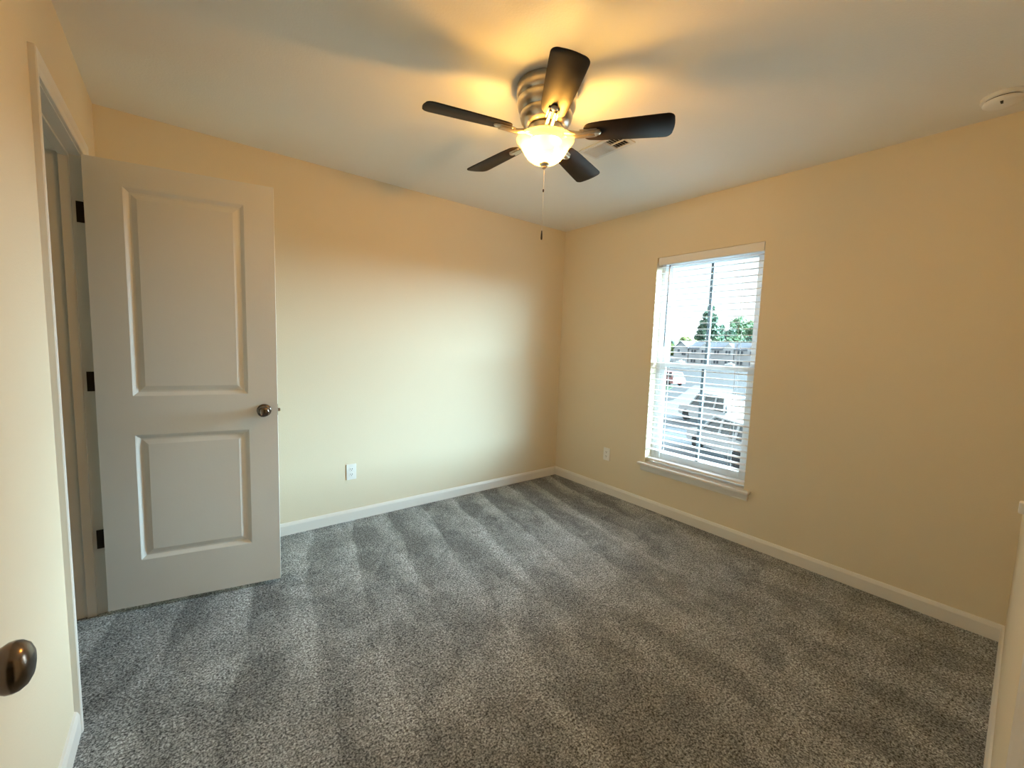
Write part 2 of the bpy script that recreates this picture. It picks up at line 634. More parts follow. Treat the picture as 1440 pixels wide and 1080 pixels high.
# ------------------------------------------------------------------ doors
def door_slab(width, z0, z1, th=0.035):
    """local x = from hinge edge to free edge, y = 0 on the front face, +y into the slab"""
    bm = B()
    panels = [(0.127, width - 0.127, 0.245, 0.847), (0.127, width - 0.127, 1.028, 1.950)]
    steps = [(0.0, 0.0), (0.005, 0.0025), (0.018, 0.0105), (0.025, 0.0105), (0.046, 0.003)]
    xs = sorted({0.0, width, 0.127, width - 0.127})
    zs = sorted({z0, z1, 0.245, 0.847, 1.028, 1.950})
    for face in (0, 1):
        def P(x, d, z):
            return (x, d if face == 0 else th - d, z)
        for i in range(3):
            for k in range(5):
                x0_, x1_, a, c = xs[i], xs[i + 1], zs[k], zs[k + 1]
                if i == 1 and k in (1, 3):
                    rings = []
                    for ins, dep in steps:
                        rings.append([bm.verts.new(P(*q)) for q in ((x0_ + ins, dep, a + ins), (x1_ - ins, dep, a + ins), (x1_ - ins, dep, c - ins), (x0_ + ins, dep, c - ins))])
                    for ra, rb in zip(rings, rings[1:]):
                        for j in range(4):
                            bm.faces.new((ra[j], ra[(j + 1) % 4], rb[(j + 1) % 4], rb[j]))
                    bm.faces.new(rings[-1])
                else:
                    bm.faces.new([bm.verts.new(P(*q)) for q in ((x0_, 0, a), (x1_, 0, a), (x1_, 0, c), (x0_, 0, c))])
    for x in (0, width):
        for k in range(5):
            bm.faces.new([bm.verts.new(q) for q in ((x, 0, zs[k]), (x, th, zs[k]), (x, th, zs[k + 1]), (x, 0, zs[k + 1]))])
    for z in (z0, z1):
        for i in range(3):
            bm.faces.new([bm.verts.new(q) for q in ((xs[i], 0, z), (xs[i], th, z), (xs[i + 1], th, z), (xs[i + 1], 0, z))])
    bmesh.ops.remove_doubles(bm, verts=bm.verts[:], dist=1e-5)
    return bm


def knob_bm(sign=-1, y0=0.0):
    """passage knob on the face at y0, pointing to sign*y"""
    bm = B()
    prof = [(0, 0), (0.033, 0), (0.033, 0.003), (0.029, 0.008), (0.016, 0.011), (0.0125, 0.016), (0.0125, 0.026), (0.016, 0.031),
            (0.0235, 0.036), (0.0270, 0.042), (0.0275, 0.047), (0.0262, 0.052), (0.022, 0.0575), (0.015, 0.0610), (0.007, 0.0625), (0, 0.063)]
    lathe(bm, [(r, y0 + sign * h) for r, h in prof], 36, 'Y')
    return bm


def make_door(name, pin, rz, width, z0, z1, offx, offy, knob_z, label):
    d = empty(name, (pin[0], pin[1], 0), rz)
    struct(d, label, 'door')
    bm = door_slab(width, z0, z1)
    xform(bm, Matrix.Translation((offx, offy, 0)))
    obj('door_slab', bm, m_door, d)
    for sgn, y0 in ((-1, 0.0), (1, 0.035)):
        bm = knob_bm(sgn, y0)
        xform(bm, Matrix.Translation((offx + width - 0.060, offy, knob_z)))
        k = obj('door_knob', bm, m_knob, d, angle=40)
        k['label'] = 'dark metal door knob'
    bm = B()
    box(bm, (offx + width - 0.0005, offy + 0.006, knob_z - 0.028), (offx + width + 0.001, offy + 0.029, knob_z + 0.028), 0.0)
    lp = obj('latch_plate', bm, m_knob, d)
    bm = B()
    v = box(bm, (offx + width + 0.001, offy + 0.011, knob_z - 0.008), (offx + width + 0.012, offy + 0.024, knob_z + 0.008))
    for p in v:
        if p.co.x > offx + width + 0.005 and p.co.y > offy + 0.02:
            p.co.y -= 0.008
    obj('latch_bolt', bm, m_chain, lp)
    return d


def hinge(d, z, jamb_dir, pin_local=(0, 0)):
    bm = B()
    lathe(bm, [(0, z - 0.048), (0.004, z - 0.048), (0.0065, z - 0.044), (0.0065, z + 0.044), (0.004, z + 0.048), (0, z + 0.048)], 14, 'Z')
    # leaf on the slab's hinge edge
    box(bm, (0.0025, -0.004, z - 0.044), (0.0045, -0.040, z + 0.044))
    # leaf on the jamb, turned by the opening angle
    c, s = math.cos(jamb_dir), math.sin(jamb_dir)
    n0 = len(bm.verts)
    vv = box(bm, (0.004, -0.0020, z - 0.044), (0.034, 0.0018, z + 0.044))
    for p in vv:
        x, y = p.co.x, p.co.y
        p.co.x, p.co.y = x * c - y * s, x * s + y * c
    return obj('hinge', bm, m_bronze, d)


# closet door, swung open 79 degrees from the left wall
A1 = R(-11.135)
t1 = Vector((math.cos(A1), math.sin(A1), 0))
n1 = Vector((-math.sin(A1), math.cos(A1), 0))
corner = Vector((-3.3092, -0.4570, 0))
pin1 = corner - 0.004 * t1 + 0.043 * n1
door1 = make_door('door_1', pin1, A1, 0.7015, 0.023, 2.055, 0.004, -0.043, 0.942,
                  'white two-panel door standing open in front of the cream back wall')
for z in (1.826, 1.094, 0.361):
    hinge(door1, z, R(180) - A1)

# entry door, opened flat along the left wall; only its knob reaches into the picture
pin2 = Vector((-3.246, -3.060, 0))
door2 = make_door('door_2', pin2, R(90), 0.762, 0.012, 2.045, 0.004, -0.043, 0.944,
                  'white entry door at the picture edge, only its dark knob showing')

# ------------------------------------------------------------------ window and blind
yc = (WY0 + WY1) / 2
win = empty('window_1', (0, yc, WZ0))
struct(win, 'white double-hung window over a projecting stool in the tan wall', 'window')
hw, hh = abs(WY1 - WY0) / 2, WZ1 - WZ0


def ring(bm, x0, x1, y0, y1, z0, z1, wl_, wr, wb, wt, bev=0.002):
    box(bm, (x0, y0, z0), (x1, y0 + wl_, z1), bev)
    box(bm, (x0, y1 - wr, z0), (x1, y1, z1), bev)
    box(bm, (x0, y0 + wl_, z0), (x1, y1 - wr, z0 + wb), bev)
    box(bm, (x0, y0 + wl_, z1 - wt), (x1, y1 - wr, z1), bev)


bm = B()
ring(bm, 0.080, XT - 0.002, -hw, hw, 0, hh, 0.032, 0.032, 0.035, 0.032)
obj('window_frame', bm, m_vinyl, win)
zm = 1.200 - WZ0
iy = hw - 0.033
# lower sash (inside) and upper sash (outside)
for nm, x0, x1, z0, z1, wb, wt in (('lower_sash', 0.084, 0.108, 0.036, zm + 0.020, 0.052, 0.036), ('upper_sash', 0.112, 0.136, zm - 0.018, hh - 0.033, 0.036, 0.040)):
    bm = B()
    ring(bm, x0, x1, -iy, iy, z0, z1, 0.044, 0.044, wb, wt)
    s = obj(nm, bm, m_vinyl, win)
    bm = B()
    xm = (x0 + x1) / 2
    box(bm, (xm - 0.003, -iy + 0.044, z0 + wb), (xm + 0.003, iy - 0.044, z1 - wt))
    obj('pane', bm, m_glass, s)
    bm = B()
    box(bm, (xm - 0.010, -0.011, z0 + wb), (xm + 0.010, 0.011, z1 - wt))
    obj('muntin', bm, m_grille, s)['label'] = 'grey muntin bar'
bm = B()
for yy in (-0.19, 0.19):
    box(bm, (0.072, yy - 0.03, zm + 0.020), (0.106, yy + 0.03, zm + 0.034), 0.004)
    lathe(bm, [(0, zm + 0.034), (0.014, zm + 0.034), (0.012, zm + 0.044), (0, zm + 0.044)], 16, 'Z', (0.09, yy, 0))
obj('sash_lock', bm, m_vinyl, win)
# stool and apron
bm = B()
box(bm, (-0.046, -hw - 0.046, -0.022), (0.0, hw + 0.046, 0.0), 0.006)
box(bm, (-0.004, -hw + 0.0005, -0.022), (0.080, hw - 0.0005, 0.0))
obj('window_stool', bm, m_trim, win)
bm = B()
sweep(bm, [(0, 0), (0.010, 0.002), (0.013, 0.012), (0.013, 0.045), (0.009, 0.052), (0.0, 0.052)], (0, -hw - 0.03, -0.074), (0, hw + 0.03, -0.074), (-1, 0, 0))
obj('window_apron', bm, m_trim, win)

blind = empty('window_blind', (0.034, yc, WZ0))
tag(blind, 'white slatted blind hanging open in the window', 'blind')
bw = hw - 0.007
bm = B()
box(bm, (-0.026, -bw, hh - 0.045), (0.026, bw, hh - 0.002), 0.002)
obj('headrail', bm, m_blind, blind)
bm = B()
sweep(bm, [(0.026, 0), (0.033, 0.0), (0.035, 0.006), (0.035, 0.052), (0.033, 0.060), (0.026, 0.060)], (0, -bw - 0.003, hh - 0.0625), (0, bw - 0.010, hh - 0.0625), (-1, 0, 0))
obj('valance', bm, m_blind, blind)
bm = B()
SL = 0.0445
z = hh - 0.075
zs_ = []
while z > 0.075:
    zs_.append(z)
    z -= SL
TILT = R(2)
for z in zs_:
    n = 6
    top, bot = [], []
    for k in range(n + 1):
        a = -0.025 + 0.05 * k / n
        crown = 0.0016 * (1 - (a / 0.025) ** 2)
        x_, dz = a * math.cos(TILT), a * math.sin(TILT) + crown
        top.append((x_, z + dz + 0.0014))
        bot.append((x_, z + dz - 0.0014))
    loop = top + bot[::-1]
    ra = [bm.verts.new((x_, -bw, zz)) for x_, zz in loop]
    rb = [bm.verts.new((x_, bw, zz)) for x_, zz in loop]
    for k in range(len(loop)):
        bm.faces.new((ra[k], ra[(k + 1) % len(loop)], rb[(k + 1) % len(loop)], rb[k]))
    bm.faces.new(ra)
    bm.faces.new(rb[::-1])
obj('slats', bm, m_blind, blind)
bm = B()
box(bm, (-0.026, -bw, 0.022), (0.026, bw, 0.042), 0.004)
obj('bottom_rail', bm, m_blind, blind)
for yy in (-bw + 0.12, bw - 0.12):
    bm = B()
    for xx in (-0.0262, 0.0262):
        tube(bm, [(xx, yy, 0.03), (xx, yy, hh - 0.04)], 0.0011, 6)
    obj('ladder_cord', bm, m_blind, blind)
bm = B()
tube(bm, [(-0.030, bw - 0.105, hh - 0.070), (-0.032, bw - 0.104, hh - 0.085), (-0.032, bw - 0.100, hh - 0.70)], 0.0042, 8)
w_ = obj('tilt_wand', bm, m_wand, blind)
w_['label'] = 'dark clear tilt wand'

# ------------------------------------------------------------------ ceiling fan
FC = Vector((-1.714, -1.583, H))
fan = empty('ceiling_fan', FC)
tag(fan, 'five-blade ceiling fan with dark blades, nickel housing and glowing bowl light', 'ceiling fan')
bm = B()
lathe(bm, [(0, 0), (0.128, 0), (0.132, -0.006), (0.132, -0.040), (0.127, -0.050), (0.121, -0.056), (0.127, -0.062), (0.129, -0.072), (0.126, -0.092),
           (0.117, -0.108), (0.111, -0.114), (0.114, -0.120), (0.115, -0.128), (0.110, -0.145), (0.098, -0.160), (0.085, -0.168), (0.060, -0.172), (0, -0.172)], 56, 'Z')
obj('motor_housing', bm, m_nickel, fan, angle=35)
bm = B()
lathe(bm, [(0, -0.170), (0.078, -0.172), (0.080, -0.178), (0.080, -0.196), (0.074, -0.203), (0.040, -0.206), (0.034, -0.212), (0.030, -0.224), (0.072, -0.227), (0.074, -0.231), (0.0, -0.234)], 48, 'Z')  # lowest pan is added to hold back the bulbs' upward light
for k in range(3):           # arms that carry the bowl rim
    a = R(60 + 120 * k)
    tube(bm, [(0.03 * math.cos(a), 0.03 * math.sin(a), -0.222), (0.1225 * math.cos(a), 0.1225 * math.sin(a), -0.2225)], 0.003, 8)
obj('light_fitter', bm, m_nickel, fan, angle=35)

ZB = -0.200          # blade plane below the ceiling
PITCHB = R(-12.5)
BA0 = 20.4


def blade_outline():
    pts = []
    r0, r1 = 0.165, 0.536
    w0, w1 = 0.050, 0.067
    def half(r):
        t = (r - r0) / (r1 - r0)
        return w0 + (w1 - w0) * min(1, t * 1.15) ** 0.8
    # root: rounded
    rr = 0.034
    for k in range(8):
        a = math.pi / 2 * k / 7
        pts.append((r0 + rr * (1 - math.cos(a)), half(r0) - rr + rr * math.sin(a)))
    for k in range(1, 8):
        r = r0 + rr + (r1 - 0.035 - r0 - rr) * k / 8
        pts.append((r, half(r)))
    rc = 0.030
    for k in range(8):
        a = math.pi / 2 * k / 7
        pts.append((r1 - rc - 0.004 + rc * math.sin(a), half(r1) - rc + rc * math.cos(a)))
    for k in (1, 2, 3):
        y = (half(r1) - rc) * (1 - k / 3)
        pts.append((r1 - 0.004 + 0.004 * (1 - (y / (half(r1) - rc)) ** 2), y))
    return pts


half_pts = blade_outline()
outline = half_pts + [(x, -y) for x, y in half_pts[::-1] if abs(y) > 1e-6]


def blade_mesh():
    bm = B()
    th = 0.0028
    ins = 0.0015
    cx_ = 0.35
    def shr(p):
        x, y = p
        return (cx_ + (x - cx_) * (1 - ins / 0.18), y * (1 - ins / 0.06))
    rings = [[bm.verts.new((*shr(p), -th)) for p in outline], [bm.verts.new((*p, -th + 0.0012)) for p in outline],
             [bm.verts.new((*p, th - 0.0012)) for p in outline], [bm.verts.new((*shr(p), th)) for p in outline]]
    n = len(outline)
    for a, b in zip(rings, rings[1:]):
        for k in range(n):
            bm.faces.new((a[k], a[(k + 1) % n], b[(k + 1) % n], b[k]))
    bm.faces.new(rings[0][::-1])
    bm.faces.new(rings[-1])
    return bm


def bracket_mesh():
    """nickel blade iron: a double arm under the blade from the hub, ending in a rounded pad"""
    bm = B()
    for s in (-1, 1):
        tube(bm, [(0.070, s * 0.010, 0.004), (0.105, s * 0.011, -0.004), (0.140, s * 0.011, -0.0105), (0.215, s * 0.010, -0.0105)], [0.0075, 0.008, 0.008, 0.007], 10)
    box(bm, (0.150, -0.024, -0.0075), (0.222, 0.024, -0.003), 0.002)
    lathe(bm, [(0, -0.013), (0.010, -0.013), (0.015, -0.0095), (0.0165, -0.0035), (0, -0.0035)], 18, 'Z', (0.224, 0, 0))
    for x_, y_ in ((0.165, 0.017), (0.165, -0.017), (0.205, 0)):
        lathe(bm, [(0, -0.0110), (0.003, -0.0105), (0.0045, -0.0075), (0, -0.0075)], 10, 'Z', (x_, y_, 0))
    return bm


blade0 = obj('blade', blade_mesh(), m_blade, fan, angle=40)
iron0 = obj('blade_bracket', bracket_mesh(), m_nickel, blade0, angle=40)
iron0['label'] = 'nickel blade bracket'
for k in range(5):
    if k == 0:
        b_, i_ = blade0, iron0
    else:
        b_ = blade0.copy()
        COL.objects.link(b_)
        b_.parent = fan
        i_ = iron0.copy()
        COL.objects.link(i_)
        i_.parent = b_
    b_.location = (0, 0, ZB)
    b_.rotation_euler = (PITCHB, 0, R(BA0 + 72 * k))

# bowl shade, bulbs, finial
bm = B()
po_ = [(0.1250, -0.2200), (0.1262, -0.2230), (0.1240, -0.2270), (0.1170, -0.2360), (0.1080, -0.2480), (0.0980, -0.2640), (0.0880, -0.2800), (0.0760, -0.2950), (0.0600, -0.3080), (0.0400, -0.3170), (0.0180, -0.3210), (0.0080, -0.3215)]
lathe(bm, po_ + [(0.0080, -0.3175), (0.0180, -0.3170), (0.0385, -0.3130), (0.0580, -0.3045), (0.0735, -0.2920), (0.0850, -0.2778), (0.0948, -0.2625), (0.1050, -0.2462), (0.1140, -0.2342), (0.1208, -0.2255), (0.1215, -0.2215), (0.1250, -0.2200)], 64, 'Z')
bowl = obj('glass_bowl', bm, m_bowl, fan, smooth=True)
bm = B()
lathe(bm, [(0, -0.316), (0.021, -0.3185), (0.0215, -0.322), (0.017, -0.328), (0.010, -0.3315), (0.0105, -0.336), (0.0085, -0.341), (0.004, -0.344), (0, -0.3445)], 28, 'Z')
obj('finial', bm, m_nickel, bowl, angle=50)
ldir = Vector((-0.80, 0.30, 0)).normalized()
for s in (1, -1):
    c = ldir * 0.056 * s + Vector((0, 0, -0.268))
    bm = B()
    lathe(bm, [(0, -0.030), (0.010, -0.028), (0.017, -0.021), (0.019, -0.012), (0.016, 0.000), (0.011, 0.010), (0.010, 0.024), (0, 0.026)], 18, 'Z', c)
    bl = obj('light_bulb', bm, m_bulb, fan, smooth=True)
# pull chain
bm = B()
zt, zb = -0.343, 1.835 - H
n = 70
for k in range(n):
    zz = zt + (zb - zt) * k / (n - 1)
    bmesh.ops.create_icosphere(bm, subdivisions=1, radius=0.0021, matrix=Matrix.Translation((0, 0, zz)))
tube(bm, [(0, 0, zt), (0, 0, zb)], 0.0009, 6)
chain = obj('pull_chain', bm, m_chain, fan)
bm = B()
lathe(bm, [(0, -0.441), (0.003, -0.440), (0.0035, -0.436), (0.0035, -0.431), (0.003, -0.428), (0, -0.427)], 12, 'Z')
obj('chain_coupling', bm, m_bronze, chain)
bm = B()
lathe(bm, [(0, zb - 0.042), (0.0035, zb - 0.041), (0.0045, zb - 0.034), (0.0035, zb - 0.014), (0.0022, zb - 0.002), (0, zb)], 14, 'Z')
obj('chain_fob', bm, m_bronze, chain)

# ------------------------------------------------------------------ ceiling vent, smoke detector, outlets, switch
vent = empty('ceiling_vent', (-1.100, -1.405, H))
tag(vent, 'white air register in the ceiling, partly behind a fan blade', 'vent')
VX, VY = 0.075, 0.140
bm = B()
fr = 0.022
for (x0, x1, y0, y1) in ((-VX, VX, -VY, -VY + fr), (-VX, VX, VY - fr, VY), (-VX, -VX + fr, -VY + fr, VY - fr), (VX - fr, VX, -VY + fr, VY - fr)):
    box(bm, (x0, y0, -0.007), (x1, y1, 0.0), 0.0015)
obj('vent_frame', bm, m_ventw, vent)
bm = B()
box(bm, (-VX + fr, -VY + fr, -0.0012), (VX - fr, VY - fr, -0.0002))
obj('duct_opening', bm, m_dark, vent)
bm = B()
for k in range(14):
    y = -VY + fr + 0.006 + k * 0.0172
    s = 1 if y > -0.03 else -1
    v = box(bm, (-VX + fr, y - 0.0008, -0.010), (VX - fr, y + 0.0008, -0.0015))
    for p in v:
        if p.co.z < -0.005:
            p.co.y += 0.0085 if s > 0 else -0.0105
box(bm, (-0.0015, -VY + fr, -0.0095), (0.0015, -0.03, -0.0015))
box(bm, (-VX + fr, -0.032, -0.0105), (VX - fr, -0.029, -0.0015))
obj('louvers', bm, m_ventw, vent)

sd = empty('smoke_detector', (-0.225, -2.815, H))
tag(sd, 'round white smoke detector on the ceiling above the window wall', 'smoke detector')
bm = B()
lathe(bm, [(0, 0), (0.066, 0), (0.068, -0.003), (0.068, -0.014), (0.065, -0.016), (0, -0.016)], 48, 'Z')
obj('mounting_base', bm, m_plast, sd, angle=40)
bm = B()
lathe(bm, [(0, -0.016), (0.056, -0.016), (0.056, -0.0205), (0, -0.0205)], 40, 'Z')
obj('vent_slot', bm, m_dark, sd, angle=40)
bm = B()
lathe(bm, [(0, -0.0203), (0.060, -0.0205), (0.061, -0.023), (0.060, -0.030), (0.052, -0.036), (0.030, -0.039), (0, -0.0395)], 48, 'Z')
cv = obj('cover', bm, m_plast, sd, angle=50)
bm = B()
box(bm, (-0.046, -0.004, -0.0392), (-0.018, 0.005, -0.0360), 0.001)
obj('sounder_slot', bm, m_dark, cv)


def outlet_parts(root, face, m_face):
    """outlet in the local x-z plane, +y out of the wall"""
    bm = B()
    box(bm, (-0.035, 0, -0.0575), (0.035, 0.006, 0.0575), 0.0025)
    obj('cover_plate', bm, m_face, root)
    for zz in (0.0195, -0.0195):
        bm = B()
        lathe(bm, [(0, 0.006), (0.0168, 0.006), (0.0168, 0.0078), (0.0160, 0.0083), (0, 0.0083)], 24, 'Y', (0, 0, zz))
        for p in bm.verts:
            p.co.z = zz + max(-0.0135, min(0.0135, p.co.z - zz))
        rc = obj('receptacle', bm, m_face, root)
        bm = B()
        box(bm, (-0.0075, 0.0080, zz - 0.002), (-0.0050, 0.0086, zz + 0.008))
        box(bm, (0.0050, 0.0080, zz - 0.001), (0.0072, 0.0086, zz + 0.007))
        lathe(bm, [(0, 0.0080), (0.0026, 0.0080), (0.0026, 0.0086), (0, 0.0086)], 10, 'Y', (0, 0, zz - 0.0075))
        obj('slot', bm, m_dark, rc)
    bm = B()
    lathe(bm, [(0, 0.006), (0.0030, 0.006), (0.0026, 0.0072), (0, 0.0074)], 12, 'Y')
    obj('screw', bm, m_plast, root)


o1 = empty('wall_outlet', (-2.066, 0.0, 0.363), R(180))
tag(o1, 'white double outlet low on the cream back wall beside the open door', 'outlet')
outlet_parts(o1, 1, m_plast)
o2 = empty('wall_outlet', (0.0, -0.653, 0.360), R(90))
tag(o2, 'pale double outlet low on the tan wall between corner and window', 'outlet')
outlet_parts(o2, 1, m_plast)

sw = empty('light_switch', fpt(-2.340, 0, 1.176), FANG)
tag(sw, 'white toggle switch seen edge-on at the picture edge beside the entry casing', 'light switch')
bm = B()
box(bm, (-0.035, 0, -0.0575), (0.035, 0.006, 0.0575), 0.0025)
obj('cover_plate', bm, m_plast, sw)
bm = B()
v = box(bm, (-0.005, 0.005, -0.006), (0.005, 0.0315, 0.006), 0.0015)
xform(bm, Matrix.Translation((0, 0, 0)))
obj('toggle', bm, m_plast, sw)

# ------------------------------------------------------------------ outdoors
rnd = random.Random(7)
GZ = -3.0
m_grd = mat('pale_concrete_lot', (0.045, 0.047, 0.050), 0.9, spec=0.1, vary=0.12, vscale=0.6)
m_road = mat('asphalt', (0.105, 0.118, 0.13), 0.9, spec=0.1, vary=0.10, vscale=0.5)
m_walk = mat('sidewalk_concrete', (0.10, 0.10, 0.10), 0.9, spec=0.1, vary=0.08, vscale=0.8)
m_grass = mat('lawn_grass', (0.035, 0.055, 0.03), 0.95, spec=0.1, vary=0.35, vscale=2.5)
m_leafs = [mat('leaf_dark', (0.10, 0.18, 0.13), 0.8, vary=0.4, vscale=0.6),
           mat('leaf_mid', (0.15, 0.26, 0.15), 0.8, vary=0.4, vscale=0.6),
           mat('leaf_yellow', (0.28, 0.36, 0.14), 0.8, vary=0.35, vscale=0.6)]
m_bark = mat('bark', (0.05, 0.04, 0.03), 0.9, vary=0.3, vscale=3)
m_side = mat('pale_siding', (0.42, 0.45, 0.47), 0.8, vary=0.05, vscale=0.4)
m_roof = mat('grey_shingles', (0.17, 0.20, 0.24), 0.9, spec=0.15, vary=0.12, vscale=1.5)
m_hwin = mat('house_window', (0.06, 0.08, 0.10), 0.3, vary=0.1)
m_carw = mat('white_car_paint', (0.42, 0.44, 0.45), 0.35, vary=0.02)
m_carr = mat('red_car_paint', (0.30, 0.12, 0.11), 0.35, vary=0.02)
m_carg = mat('car_glass', (0.05, 0.065, 0.07), 0.25, vary=0.05)
m_tire = mat('tire_rubber', (0.012, 0.012, 0.012), 0.8, vary=0.1)


def P(az, dist, z=GZ):
    """a place outdoors at a heading (slope y/x from where the window is seen) and a distance along x"""
    return Vector((CAM.x + dist, CAM.y + az * dist, z))


bm = B()
box(bm, (0.6, -150, GZ - 0.3), (420, 380, GZ))
struct(obj('ground', bm, m_grd), 'pale lot and ground outside the window', 'ground')


def flat_poly(name, pts, z0, z1, m):
    bm = B()
    lo_ = [bm.verts.new((p.x, p.y, z0)) for p in pts]
    hi_ = [bm.verts.new((p.x, p.y, z1)) for p in pts]
    n = len(pts)
    bm.faces.new(lo_[::-1])
    bm.faces.new(hi_)
    for k in range(n):
        bm.faces.new((lo_[k], lo_[(k + 1) % n], hi_[(k + 1) % n], hi_[k]))
    return obj(name, bm, m)


struct(flat_poly('road', [P(0.95, 7), P(0.30, 7), P(0.40, 15), P(0.46, 18), P(0.475, 30), P(0.44, 50), P(0.535, 50), P(0.59, 33), P(0.72, 24)], GZ, GZ + 0.02, m_road), 'blue grey street curving away below the window', 'road')
struct(flat_poly('sidewalk', [P(0.445, 25.5), P(0.478, 26.5), P(0.470, 33), P(0.38, 36), P(0.38, 33.2), P(0.445, 31.5)], GZ, GZ + 0.10, m_walk), 'pale curved sidewalk around the grass patch by the street', 'sidewalk')
tag(flat_poly('grass', [P(0.36, 24), P(0.443, 26), P(0.443, 31), P(0.38, 32.8), P(0.35, 32)], GZ, GZ + 0.06, m_grass), 'grass patch beside the white vehicle outside the window', 'grass', kind='stuff')
tag(flat_poly('grass', [P(0.66, 36), P(0.605, 41), P(0.585, 47), P(0.66, 50)], GZ, GZ + 0.06, m_grass), 'grass strip beyond the street under the red car', 'grass', kind='stuff')


def quad(bm, c, a, b, mi=0):
    bm.faces.new([bm.verts.new(c + s * a + t * b) for s, t in ((-1, -1), (1, -1), (1, 1), (-1, 1))]).material_index = mi


def tree(name, pos, h, rad, shape, ml, label, nq=1500, leaf=0.34):
    t = empty(name, pos)
    tag(t, label, 'tree', 'trees beyond the townhouses')
    bm = B()
    tube(bm, [(0, 0, 0), (0.1, 0.05, h * 0.4), (0, 0, h * 0.85)], [h * 0.022, h * 0.016, h * 0.005], 8)
    obj('trunk', bm, m_bark, t)
    bm = B()
    lobes = []
    for k in range(34):
        if shape == 'cone':
            q = rnd.random() ** 1.3
            zz = h * (0.12 + 0.86 * q)
            rr = rad * (1 - q) ** 0.75
            a = rnd.random() * 6.283
            lobes.append((Vector((math.cos(a) * rr * 0.75, math.sin(a) * rr * 0.75, zz)), 0.16 * rad + 0.24 * rr))
        else:
            a, e = rnd.random() * 6.283, math.asin(rnd.uniform(-0.75, 1))
            d = Vector((math.cos(a) * math.cos(e) * rad, math.sin(a) * math.cos(e) * rad, math.sin(e) * h * 0.40)) * rnd.uniform(0.5, 0.85)
            lobes.append((Vector((0, 0, h * 0.58)) + d, rad * 0.30))
    for c, r_ in lobes:
        bmesh.ops.create_icosphere(bm, subdivisions=1, radius=r_ * 0.72, matrix=Matrix.Translation(c) @ Matrix.Rotation(rnd.random() * 3, 4, 'Z'))
        for _ in range(nq // len(lobes)):
            d = Vector((rnd.gauss(0, 1), rnd.gauss(0, 1), rnd.gauss(0, 1))).normalized() * r_ * rnd.uniform(0.7, 1.12)
            a = Vector((rnd.gauss(0, 1), rnd.gauss(0, 1), rnd.gauss(0, 1))).normalized()
            b = a.orthogonal().normalized()
            quad(bm, c + d, a * leaf * rnd.uniform(0.6, 1.3), b * leaf * rnd.uniform(0.6, 1.3))
    obj('crown', bm, ml, t)
    return t


def elev_tree(name, az, dist, el, rad, shape, mi, label, nq=1500, leaf=0.34):
    """a tree whose top stands at slope el above eye level"""
    tree(name, P(az, dist), CAM.z - GZ + el * dist, rad, shape, m_leafs[mi], label, nq, leaf)


elev_tree('conifer_tree', 0.508, 150, 0.108, 5.6, 'cone', 0, 'tall dark pointed tree rising behind the townhouse roofs', 3000, 0.42)
for az, dist, el, rad, mi, lb in ((0.632, 134, 0.055, 4.4, 0, 'round dark tree behind the grassy edge by the window wand'),
                                  (0.560, 134, 0.042, 3.4, 2, 'low yellow-green tree at the foot of the tall pointed tree'),
                                  (0.470, 178, 0.070, 4.6, 0, 'rounded tree directly beside the tall pointed tree'),
                                  (0.434, 194, 0.090, 6.0, 1, 'highest crown in the broad tree clump over the row'),
                                  (0.398, 174, 0.080, 5.0, 1, 'outermost tree of the clump, nearest the window edge'),
                                  (0.340, 176, 0.080, 4.6, 0, 'dark tree mostly hidden by the window edge'),
                                  (0.494, 132, 0.036, 2.6, 1, 'low mid-green tree just above the townhouse ridge'),
                                  (0.450, 132, 0.040, 2.8, 1, 'low green tree above the middle of the long roof'),
                                  (0.408, 132, 0.040, 2.8, 0, 'low dark tree above the far end of the long roof'),
                                  (0.608, 121, 0.020, 1.8, 2, 'small bright tree beside the gable-end house')):
    elev_tree('leafy_tree', az, dist, el, rad, 'round', mi, lb)


